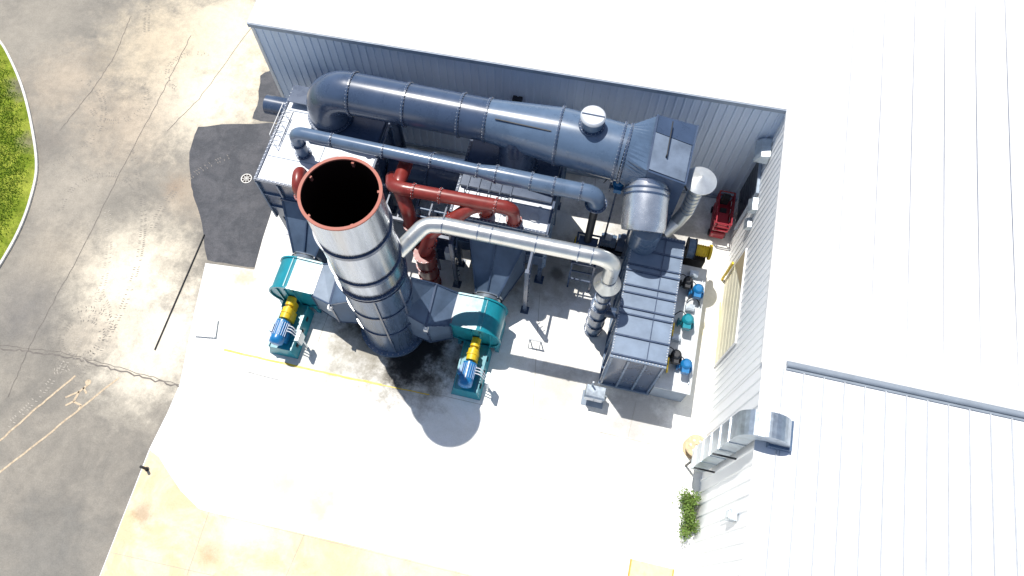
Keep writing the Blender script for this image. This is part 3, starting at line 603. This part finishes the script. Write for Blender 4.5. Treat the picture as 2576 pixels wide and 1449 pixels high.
def blower(name,label,c,ax,cm,s=1.):
    c=Vector(c); o=thing(name,label,'blower',c); ax=Vector(ax).normalized()
    m=MB(); m.tube([c-ax*.18*s,c+ax*.18*s],.52*s,32); m.build('scroll_housing','steel_mid',o)
    for t_,r_ in ((-.2,.18),(.2,.3)): m=MB(); m.ring(c+ax*t_*s,ax,r_*s,.56*s,.05,32); m.build('rim','dark',o)
    m=MB(); m.tube([c+ax*.2*s,c+ax*.9*s,c+ax*1.0*s],[.28*s,.28*s,.15*s],24); 
    for q in range(5): m.ring(c+ax*(.35+.12*q)*s,ax,.27*s,.31*s,.03,24)
    m.build('motor',cm,o)
    m=MB(); m.ring(c+ax*.98*s,ax,.01,.4*s,.12,24); m.build('motor_cap',cm,o)
    m=MB(); m.box(c.x-.3,c.x+.9*s,c.y-.35,c.y+.35,0,c.z-.5*s); m.build('base_frame','dark',o); return o
c=P(1742,628,2.6); blower('combustion_blower','blower with yellow motor at the back of the white cabinet',(c.x-.1,c.y+.05,2.6),(1,0,0),'yellow',1.05)
# ---------------- chimney with cone cap
CH=thing('capped_flue','galvanised flue pipe with conical rain cap near the red lift','chimney',(4.8,20.1,0)); cx,cy=4.85,20.15
m=MB(); m.tube(fillet([V(3.9,19.0,3.9),V(4.5,19.8,4.0),V(cx,cy,4.8),V(cx,cy,7.4)],.35,5),.36,28); m.build('pipe','capm',CH)
for k in range(7): m=MB(); m.ring((cx,cy,5.0+k*.36),(0,0,1),.35,.385,.05,28); m.build('pipe_seam','galv',CH)
m=MB(); m.tube([(cx,cy,7.75),(cx,cy,8.15)],[.78,.02],40,caps=False); m.tube([(cx,cy,7.7),(cx,cy,7.75)],.78,40); m.build('rain_cap','capm',CH)
for a in range(4): m=MB(); m.tube([(cx+.34*math.cos(a*1.57),cy+.34*math.sin(a*1.57),7.3),(cx+.5*math.cos(a*1.57),cy+.5*math.sin(a*1.57),7.75)],.02,6); m.build('cap_bracket','galv',CH)
m=MB(); m.bar((cx,cy+.3,5.6),(cx-.6,cy+1.2,5.6),.06,.06); m.build('bracket','dark',CH); m=MB(); m.bar((4.4,19.6,0),(4.4,19.6,3.7),.1,.1); m.build('support_post','dark',CH)

# ---------------- medium duct
MD=thing('slim_grey_duct','slim blue grey duct parallel to and in front of the huge duct','duct',(-7,18.1,8))
m=MB(); m.tube(fillet([V(-14.9,18.25,TT),V(-14.9,18.2,8),V(-5.6,18.1,8)],.55,5),.31,28,caps=False); m.build('narrow_run','steel_mid',MD)
m=MB(); pth=fillet([V(-4.7,18.1,8),V(.15,18.1,8),V(.2,18.1,7.2)],.5,5); m.tube([V(-5.6,18.1,8)]+pth,[.31]+[.42]*len(pth),28); m.build('wide_run','steel_mid',MD)
for x,r in ((-12.9,.31),(-10.3,.31),(-7.9,.31),(-5.6,.31),(-4.7,.42),(-3.,.42),(-1.9,.42),(-.6,.42)): flange(MD,(x,18.1 if x>-12 else 18.15,8),(1,0,0),r,'steel',.05,.06,14,.03)
flange(MD,(-14.9,18.25,TT+.1),(0,0,1),.31,'steel',.1,.06,14); flange(MD,(-14.9,18.22,7.0),(0,0,1),.31,'steel',.08,.06,14); flange(MD,(.2,18.1,7.2),(0,0,1),.42,'steel',.12,.08,18)
# ---------------- red ducts
def pipe(name,label,pts,r,mt,fr,fl=(),n=28,cat='duct'):
    o=thing(name,label,cat,pts[0]); m=MB(); m.tube(fillet(pts,fr,5),r,n); m.build('pipe_run',mt,o)
    for (c,ax) in fl: flange(o,c,ax,r,mt,.07,.07,14,.03)
    return o
pipe('red_duct','long red duct running right from behind the stack to the middle casing',[V(-9.9,17.6,6.6),V(-9.5,16.7,7.4),V(-8.9,16.6,7.5),V(-3.6,16.75,7.5),V(-3.55,16.9,6.)],.33,'red',.5,[((-7.1,16.65,7.5),(1,0,0)),((-8.4,16.6,7.5),(1,0,0)),((-4.4,16.73,7.5),(1,0,0)),((-3.55,16.9,6.15),(0,0,1))])
pipe('red_duct','short red duct bending down in front of the left casing',[V(-14.4,16.9,6.),V(-14.4,16.8,6.9),V(-14.2,15.9,6.8),V(-13.9,15.7,4.6),V(-10.6,15.7,4.4)],.3,'red',.4,[((-14.15,15.85,6.1),(0,.1,1)),((-13.95,15.75,5.2),(0,0,1))])
pipe('red_duct','red duct arching under the bright steel pipe onto the middle casing',[V(-7.8,15.1,4.2),V(-7.3,15.3,6.1),V(-5.6,16.5,7.2),V(-5.0,17.,6.9),V(-5.,17.05,6.)],.33,'red',.45,[((-7.5,15.25,5.1),(.25,.1,1)),((-6.4,16.,6.7),(1,.65,.6)),((-5.,17.05,6.15),(0,0,1))])
pipe('red_duct','fat upright red duct standing right of the stack',[V(-7.8,15.05,.3),V(-7.8,15.05,4.1)],.5,'red',.3,[((-7.8,15.05,.4),(0,0,1)),((-7.8,15.05,1.6),(0,0,1)),((-7.8,15.05,2.8),(0,0,1)),((-7.8,15.05,4.05),(0,0,1))])
pipe('red_duct','red duct dropping from the tee just right of the stack rim',[V(-9.35,18.9,6.9),V(-9.3,16.9,7.3),V(-8.7,16.1,6.4),V(-8.6,15.9,3.0),V(-7.8,15.1,2.8)],.35,'red',.5,[((-8.62,15.95,5.2),(0,0,1)),((-8.6,15.9,3.8),(0,0,1))])
# ---------------- silver pipe and vent
SP=thing('bright_pipe','long bright stainless pipe from the stack to the upright vent pipe','pipe',(-3,14.35,9))
pth=fillet([V(sx+1.2,12.9,8.5),V(-7.0,14.2,9.1),V(-6.2,14.35,9.1),V(.9,14.4,9.1),V(1.5,14.45,8.6),V(1.5,14.5,7)],.8,6)
m=MB(); m.tube(pth,.37,32); m.build('pipe_run','silver2',SP)
for x in (-6.2,-4.6,-4.0,-2.0,-.1,.5): m=MB(); m.ring((x,14.36,9.1),(1,0,0),.36,.395,.05,32); m.build('pipe_band','silver',SP)
VP=thing('vent_pipe','upright dark based vent pipe with stainless collar left of the ribbed box','pipe',(1.5,14.5,0))
m=MB(); m.tube([(1.5,14.5,3.6),(1.5,14.5,6.9)],.37,32); m.build('upper_pipe','silver',VP)
m=MB(); m.tube([(1.5,14.5,6.3),(1.5,14.5,6.75)],[.66,.37],36,caps=False); m.build('collar','silver2',VP)
m=MB(); m.tube([(1.5,14.5,.1),(1.5,14.5,3.7)],.43,32); m.build('lower_pipe','steel_mid',VP)
for z in (.15,1.2,2.4,3.6): flange(VP,(1.5,14.5,z),(0,0,1),.43,'steel',.08,.07,18,.03)
for z in (4.6,5.4): m=MB(); m.ring((1.5,14.5,z),(0,0,1),.36,.41,.06,32); m.build('band','steel_mid',VP)
m=MB(); m.tube([(1.5,14.5,2.9),(2.6,14.5,2.9)],.28,20); m.build('branch','steel',VP)
# ---------------- frames
FR=thing('support_frame','dark steel frame with braces around the front of the middle casing','frame',(-4.2,15.8,0))
cs=[P(1150,715),P(1320,780)]
for c in cs:
    m=MB(); m.box(c.x-.1,c.x+.1,c.y-.1,c.y+.1,.02,5.2); m.build('column','steel',FR); m=MB(); m.box(c.x-.22,c.x+.22,c.y-.22,c.y+.22,.0,.04); m.build('base_plate','steel',FR)
    m=MB(); m.bar(c+V(0,0,.4),V(c.x,16.6,4.8),.08); m.build('brace','steel',FR); m=MB(); m.bar(c+V(0,0,5.),V(c.x,16.6,5.),.12); m.build('beam','steel',FR)
    for k in range(7): m=MB(); m.bar(V(c.x-.1,c.y+.1,.6+k*.6),V(c.x+.1,c.y+.35,.6+k*.6),.04); m.build('rung','steel',FR)
RK=thing('pipe_bridge','dark steel pipe bridge between the two pale topped casings','frame',(-9,17,5.5))
for y in (15.9,17.6): m=MB(); m.bar((-11.1,y,5.6),(-6.7,y,5.6),.14,.18); m.build('beam','steel',RK)
for k in range(6): m=MB(); m.bar((-10.8+k*.75,15.9,5.6),(-10.8+k*.75,17.6,5.6),.08); m.build('crossbar','steel',RK)
VR=thing('valve_rack','dark rack of small valves and pipes between stack and middle casing','frame',(-7.4,16.6,0))
for dx in (-.9,.1,1.):
    for dy in (0,1.): m=MB(); m.bar((-7.7+dx,16.1+dy,0),(-7.7+dx,16.1+dy,5.2),.1); m.build('post','steel',VR)
for z in (1.5,2.8,4.1):
    m=MB(); m.box(-8.65,-6.65,16.05,17.15,z,z+.08); m.build('shelf','steel',VR)
for i in range(4):
    m=MB(); x=-8.4+i*.5; m.tube([(x,16.6,4.2),(x,16.6,5.0)],.13,14); m.ring((x,16.6,4.6),(0,0,1),.1,.22,.06,16); m.build('valve',('red','steel_mid','dark','red')[i],VR)
for i in range(3):
    m=MB(); y=16.2+i*.35; m.tube([(-8.6,y,4.9+.2*i),(-6.7,y,4.9+.2*i)],.06,10); m.build('pipe_run','steel_mid',VR)
m=MB(); m.box(-6.95,-6.6,15.6,15.95,2.6,3.5); m.build('gauge_panel','steel_top',VR)
CB=thing('burner_chamber','dark round chamber lying in the shade under the huge duct','machine housing',(-7.8,20,2))
m=MB(); m.tube([(-11.1,20.2,3.2),(-6.8,20.2,3.2)],1.15,36); m.build('drum','steel',CB); flange(CB,(-8.95,20.2,3.2),(1,0,0),1.15,'steel')
for xx in (-10.2,-7.3): m=MB(); m.box(xx,xx+.3,19.6,20.8,0,2.4); m.build('saddle','steel',CB)
o=thing('stub_duct','short dark round duct poking out behind the left casing','duct',(-17,21.6,4.6)); m=MB()
a=P(672,262,4.8); m.tube([(a.x,a.y,4.8),(-15.,a.y,4.8)],.52,32); m.build('duct_run','steel',o); flange(o,(-16.95,a.y,4.8),(1,0,0),.52,'steel')
def machine(name,label,x,y,col,s=1.):
    o=thing(name,label,'machine',(x,y,0))
    m=MB(); m.box(x-.7*s,x+.7*s,y-.35*s,y+.35*s,0,.35*s); m.build('base_frame','dark',o)
    m=MB(); m.tube([(x-.65*s,y,.75*s),(x+.1*s,y,.75*s)],.32*s,24)
    for q in range(5): m.ring((x-.55*s+q*.13*s,y,.75*s),(1,0,0),.3*s,.36*s,.03,24)
    m.build('motor',col,o)
    m=MB(); m.tube([(x+.15*s,y,.75*s),(x+.55*s,y,.75*s)],.42*s,24); m.tube([(x+.4*s,y,.8*s),(x+.4*s,y,1.5*s)],.16*s,16); m.build('pump_body','steel',o)
    m=MB(); m.box(x-.45*s,x-.15*s,y-.15*s,y+.15*s,1.02*s,1.25*s); m.build('terminal_box','steel_top',o); return o
c=P(1545,605,1.); machine('pump_unit','grey horizontal pump on a dark base left of the ribbed box',c.x,c.y,'steel_mid',1.15)
c=P(1470,602,1.); machine('pump_unit','yellow pump on a dark base below the slim duct end',c.x,c.y,'yellow',.8)
ST_=thing('valve_stand','dark open steel stand below the end of the slim duct','frame',(.2,17.6,0))
c=V(.25,17.9,0)
for dx in (-.6,.6):
    for dy in (-1.2,.6): m=MB(); m.bar(c+V(dx,dy,0),c+V(dx,dy,3.2),.1); m.build('post','steel',ST_)
for z in (1.2,2.2,3.2):
    for dx in (-.6,.6): m=MB(); m.bar(c+V(dx,-1.2,z),c+V(dx,.6,z),.08); m.build('rail','steel',ST_)
    for dy in (-1.2,-.3,.6): m=MB(); m.bar(c+V(-.6,dy,z),c+V(.6,dy,z),.08); m.build('rail','steel',ST_)
m=MB(); m.box(c.x-.5,c.x+.5,c.y-.4,c.y+.4,1.3,3.3); m.build('valve_casing','steel',ST_)
m=MB(); m.tube([(c.x-.05,18.1,3.3),(c.x-.05,18.1,7.1)],.2,20); m.build('riser','dark',ST_)
c=P(1553,475,6.2); valve('control_valve','blue control valve beside the plenum and slim duct end',c.x,c.y,6.0,'steel','blue','valve',1.2)
o=thing('valve_post','slender dark post carrying the blue control valve','post',(c.x,c.y,0)); m=MB(); m.bar((c.x,c.y,0),(c.x,c.y,6.0),.1); m.build('post','steel',o); m=MB(); m.box(c.x-.15,c.x+.15,c.y-.15,c.y+.15,0,.03); m.build('base_plate','steel',o)
# ---------------- red lift
lx,ly=7.4,22.6
LF=thing('scissor_lift','dark red scissor lift parked by the wing wall','lift',(lx,ly,0)); 
def rbox(m,x0,x1,y0,y1,z0,z1,r=.12):
    pts=[]
    for (cx_,cy_,a0) in ((x1-r,y1-r,0),(x0+r,y1-r,90),(x0+r,y0+r,180),(x1-r,y0+r,270)):
        for k in range(5): a=rad(a0+k*22.5); pts.append((cx_+r*math.cos(a),cy_+r*math.sin(a)))
    k=len(pts); mx,my=(x0+x1)/2,(y0+y1)/2
    vs=[(p[0],p[1],z0) for p in pts]+[(p[0],p[1],z1-r*.6) for p in pts]+[(mx+(p[0]-mx)*.86,my+(p[1]-my)*.93,z1) for p in pts]
    m.add(vs,[tuple(range(k)),tuple(range(2*k,3*k))]+[(i+j*k,(i+1)%k+j*k,(i+1)%k+(j+1)*k,i+(j+1)*k) for j in range(2) for i in range(k)])
m=MB(); rbox(m,lx-.42,lx+.42,ly-1.05,ly+1.05,.2,.7); m.build('chassis','liftred',LF)
for dx in (-.4,.4):
    for dy in (-.75,.75): m=MB(); m.tube([(lx+dx-.08,ly+dy,.2),(lx+dx+.08,ly+dy,.2)],.2,18); m.build('wheel','rubber',LF)
for q in range(2):
    z=.7+q*.15
    for dx in (-.3,.3):
        for sg in (1,-1): m=MB(); m.bar((lx+dx,ly-.9*sg,z),(lx+dx,ly+.9*sg,z+.15),.06); m.build('scissor_arm','rubber',LF)
m=MB(); m.box(lx-.42,lx+.42,ly-1.05,ly+1.05,1.0,1.08); m.build('platform','liftred',LF)
m=MB()
for z in (1.5,1.9):
    for dx in (-.42,.42): m.tube([(lx+dx,ly-1.05,z),(lx+dx,ly+1.05,z)],.045,8)
    for dy in (-1.05,1.05): m.tube([(lx-.42,ly+dy,z),(lx+.42,ly+dy,z)],.045,8)
for dx in (-.42,.42):
    for k in range(5): m.tube([(lx+dx,ly-1.05+k*.525,1.05),(lx+dx,ly-1.05+k*.525,1.9)],.035,8)
m.build('guard_rail','liftred',LF)
m=MB(); rbox(m,lx-.22,lx+.22,ly+.7,ly+1.0,1.08,1.8,.06); m.build('control_box','rubber',LF)
m=MB(); rbox(m,lx-.32,lx+.32,ly-.9,ly-.05,1.08,1.45,.1); m.build('tool_chest','liftred',LF); m=MB(); m.box(lx-.15,lx+.2,ly+.1,ly+.4,1.08,1.2); m.build('tray','rubber',LF)

# ---------------- loose things
a=P(514,590,.05); b=P(389,880,.05); m=MB(); m.tube([a,b],.035,10); tag(m.build('black_pole','rubber'),'long thin black pole lying across the pavement left of the pad','pole')
c=P(370,1180); o=thing('bollard','short dark post at the pavement edge lower left','post',c); m=MB(); m.tube([c,c+V(0,0,.7)],.07,14); m.build('post','rubber',o); m=MB(); m.tube([c,c+V(0,0,.04)],.12,14); m.build('base_plate','dark',o)
m=MB(); q=[P(492,846),P(543,850),P(549,806),P(500,803)]; m.hexa([p+V(0,0,.012) for p in q],[p+V(0,0,.1) for p in q]); m.bar(q[0]+V(0,0,.13),q[1]+V(0,0,.13),.05,.06); m.bar(q[1]+V(0,0,.13),q[2]+V(0,0,.13),.05,.06)
tag(m.build('access_cover','white'),'white raised access cover on the pad beside the black pole','cover')
m=MB(); q=[P(1068,828),P(1092,832),P(1086,852),P(1064,848)]; m.hexa([p+V(0,0,.03) for p in q],[p+V(0,0,.1) for p in q]); tag(m.build('orange_board','card'),'small orange board on the ground at the stack base','board')
m=MB(); q=[P(625,928),P(700,948),P(700,956),P(623,936)]; m.hexa([p+V(0,0,.02) for p in q],[p+V(0,0,.07) for p in q]); tag(m.build('timber_batten','kerb'),'pale timber batten lying in front of the left fan','timber')
c=P(1492,1005); o=thing('pad_pedestal','grey metal pedestal box standing alone on the pad in front','electrical box',c)
m=MB(); m.box(c.x-.5,c.x+.45,c.y-.25,c.y+.3,.6,1.25); m.hexa([(c.x-.55,c.y-.3,1.25),(c.x+.5,c.y-.3,1.25),(c.x+.5,c.y+.35,1.25),(c.x-.55,c.y+.35,1.25)],[(c.x-.5,c.y-.2,1.3),(c.x+.45,c.y-.2,1.3),(c.x+.45,c.y+.35,1.4),(c.x-.5,c.y+.35,1.4)]); m.build('enclosure','galv',o)
m=MB(); m.box(c.x-.42,c.x-.05,c.y-.28,c.y-.25,.68,1.18); m.build('door','steel_top',o); m=MB(); m.box(c.x+.02,c.x+.38,c.y-.28,c.y-.25,.68,1.18); m.build('door','steel_top',o)
for dx in (-.35,.3): m=MB(); m.box(c.x+dx-.05,c.x+dx+.05,c.y-.05,c.y+.1,0.04,.6); m.build('leg','galv',o)
m=MB(); m.box(c.x-.6,c.x+.55,c.y-.4,c.y+.4,0,.04); m.build('base_plate','mattelight',o)
m=MB(); m.tube(fillet([V(c.x+.6,c.y+.1,.0),V(c.x+.6,c.y+.1,.9),V(c.x+.45,c.y+.1,.95)],.1,4),.05,10); m.build('conduit','galv',o)
m=MB(); m.box(c.x-.3,c.x-.22,c.y+.3,c.y+.36,1.1,2.0); m.build('mast','galv',o)
c=P(1345,868); o=thing('sawhorse','thin white sawhorse standing on the sunlit pad','stand',c)
m=MB(); m.bar(c+V(-.35,0,.8),c+V(.35,0,.8),.08); m.build('top_bar','rib',o)
for dx in (-.3,.3):
    for dy in (-.25,.25): m=MB(); m.bar(c+V(dx,0,.78),c+V(dx,dy,0),.05); m.build('leg','rib',o)
c=P(1745,1128); o=thing('cable_spool','round wooden cable spool with pale top near the annex wall','spool',c)
for z in (.04,.62): m=MB(); m.ring(c+V(0,0,z),(0,0,1),.08,.58,.07,32); m.build('disc','tan',o)
m=MB(); m.tube([c+V(0,0,.05),c+V(0,0,.6)],.36,24); m.build('core','tan',o)
for k in range(6): a=k*PI/3; m=MB(); m.ring(c+V(.3*math.cos(a),.3*math.sin(a),.66),(0,0,1),.001,.05,.01,10); m.build('bolt_hole','white',o)
c=P(1635,1452); o=thing('wood_platform','flat yellowish wooden platform at the bottom edge below the white pad','platform',(c.x,c.y,0))
m=MB(); m.box(c.x-1.0,c.x+1.0,c.y-1.,c.y+.6,.1,.15); m.build('deck_board','board',o)
for k in range(2): m=MB(); m.box(c.x-1.06+k*2.06,c.x-1.0+k*2.06,c.y-1.,c.y+.6,.0,.18); m.build('edge_board','card',o)
for k in range(3): m=MB(); m.box(c.x-.98,c.x+.98,c.y-.9+k*.65,c.y-.8+k*.65,.01,.1); m.build('runner','tan',o)
# shrub
sh=thing('shrub','green leafy shrub growing against the annex wall','shrub',P(1735,1320))
m=MB(); lf=MB()
for i in range(26):
    b=P(1738+random.uniform(-6,6),random.uniform(1255,1345)); h=random.uniform(.5,1.5); tp=b+V(random.uniform(-.6,.1),random.uniform(-.3,.3),h)
    m.tube([b,b.lerp(tp,.5)+V(0,0,.1),tp],[.02,.015,.006],5)
    for k in range(90):
        q=b.lerp(tp,random.uniform(.2,1.05))+V(*(random.gauss(0,.14) for _ in range(3)))
        if q.z<.03: continue
        a=V(random.gauss(0,1),random.gauss(0,1),random.gauss(0,.6)).normalized()*random.uniform(.04,.08); bb=a.cross(V(random.gauss(0,1),random.gauss(0,1),1)).normalized()*.035
        lf.add([q-a,q+bb,q+a,q-bb],[(0,1,2,3)])
m.build('stem','tan',sh); lf.build('foliage','leaf',sh)
for o in bpy.data.objects:
    if '_o' in o: del o['_o']
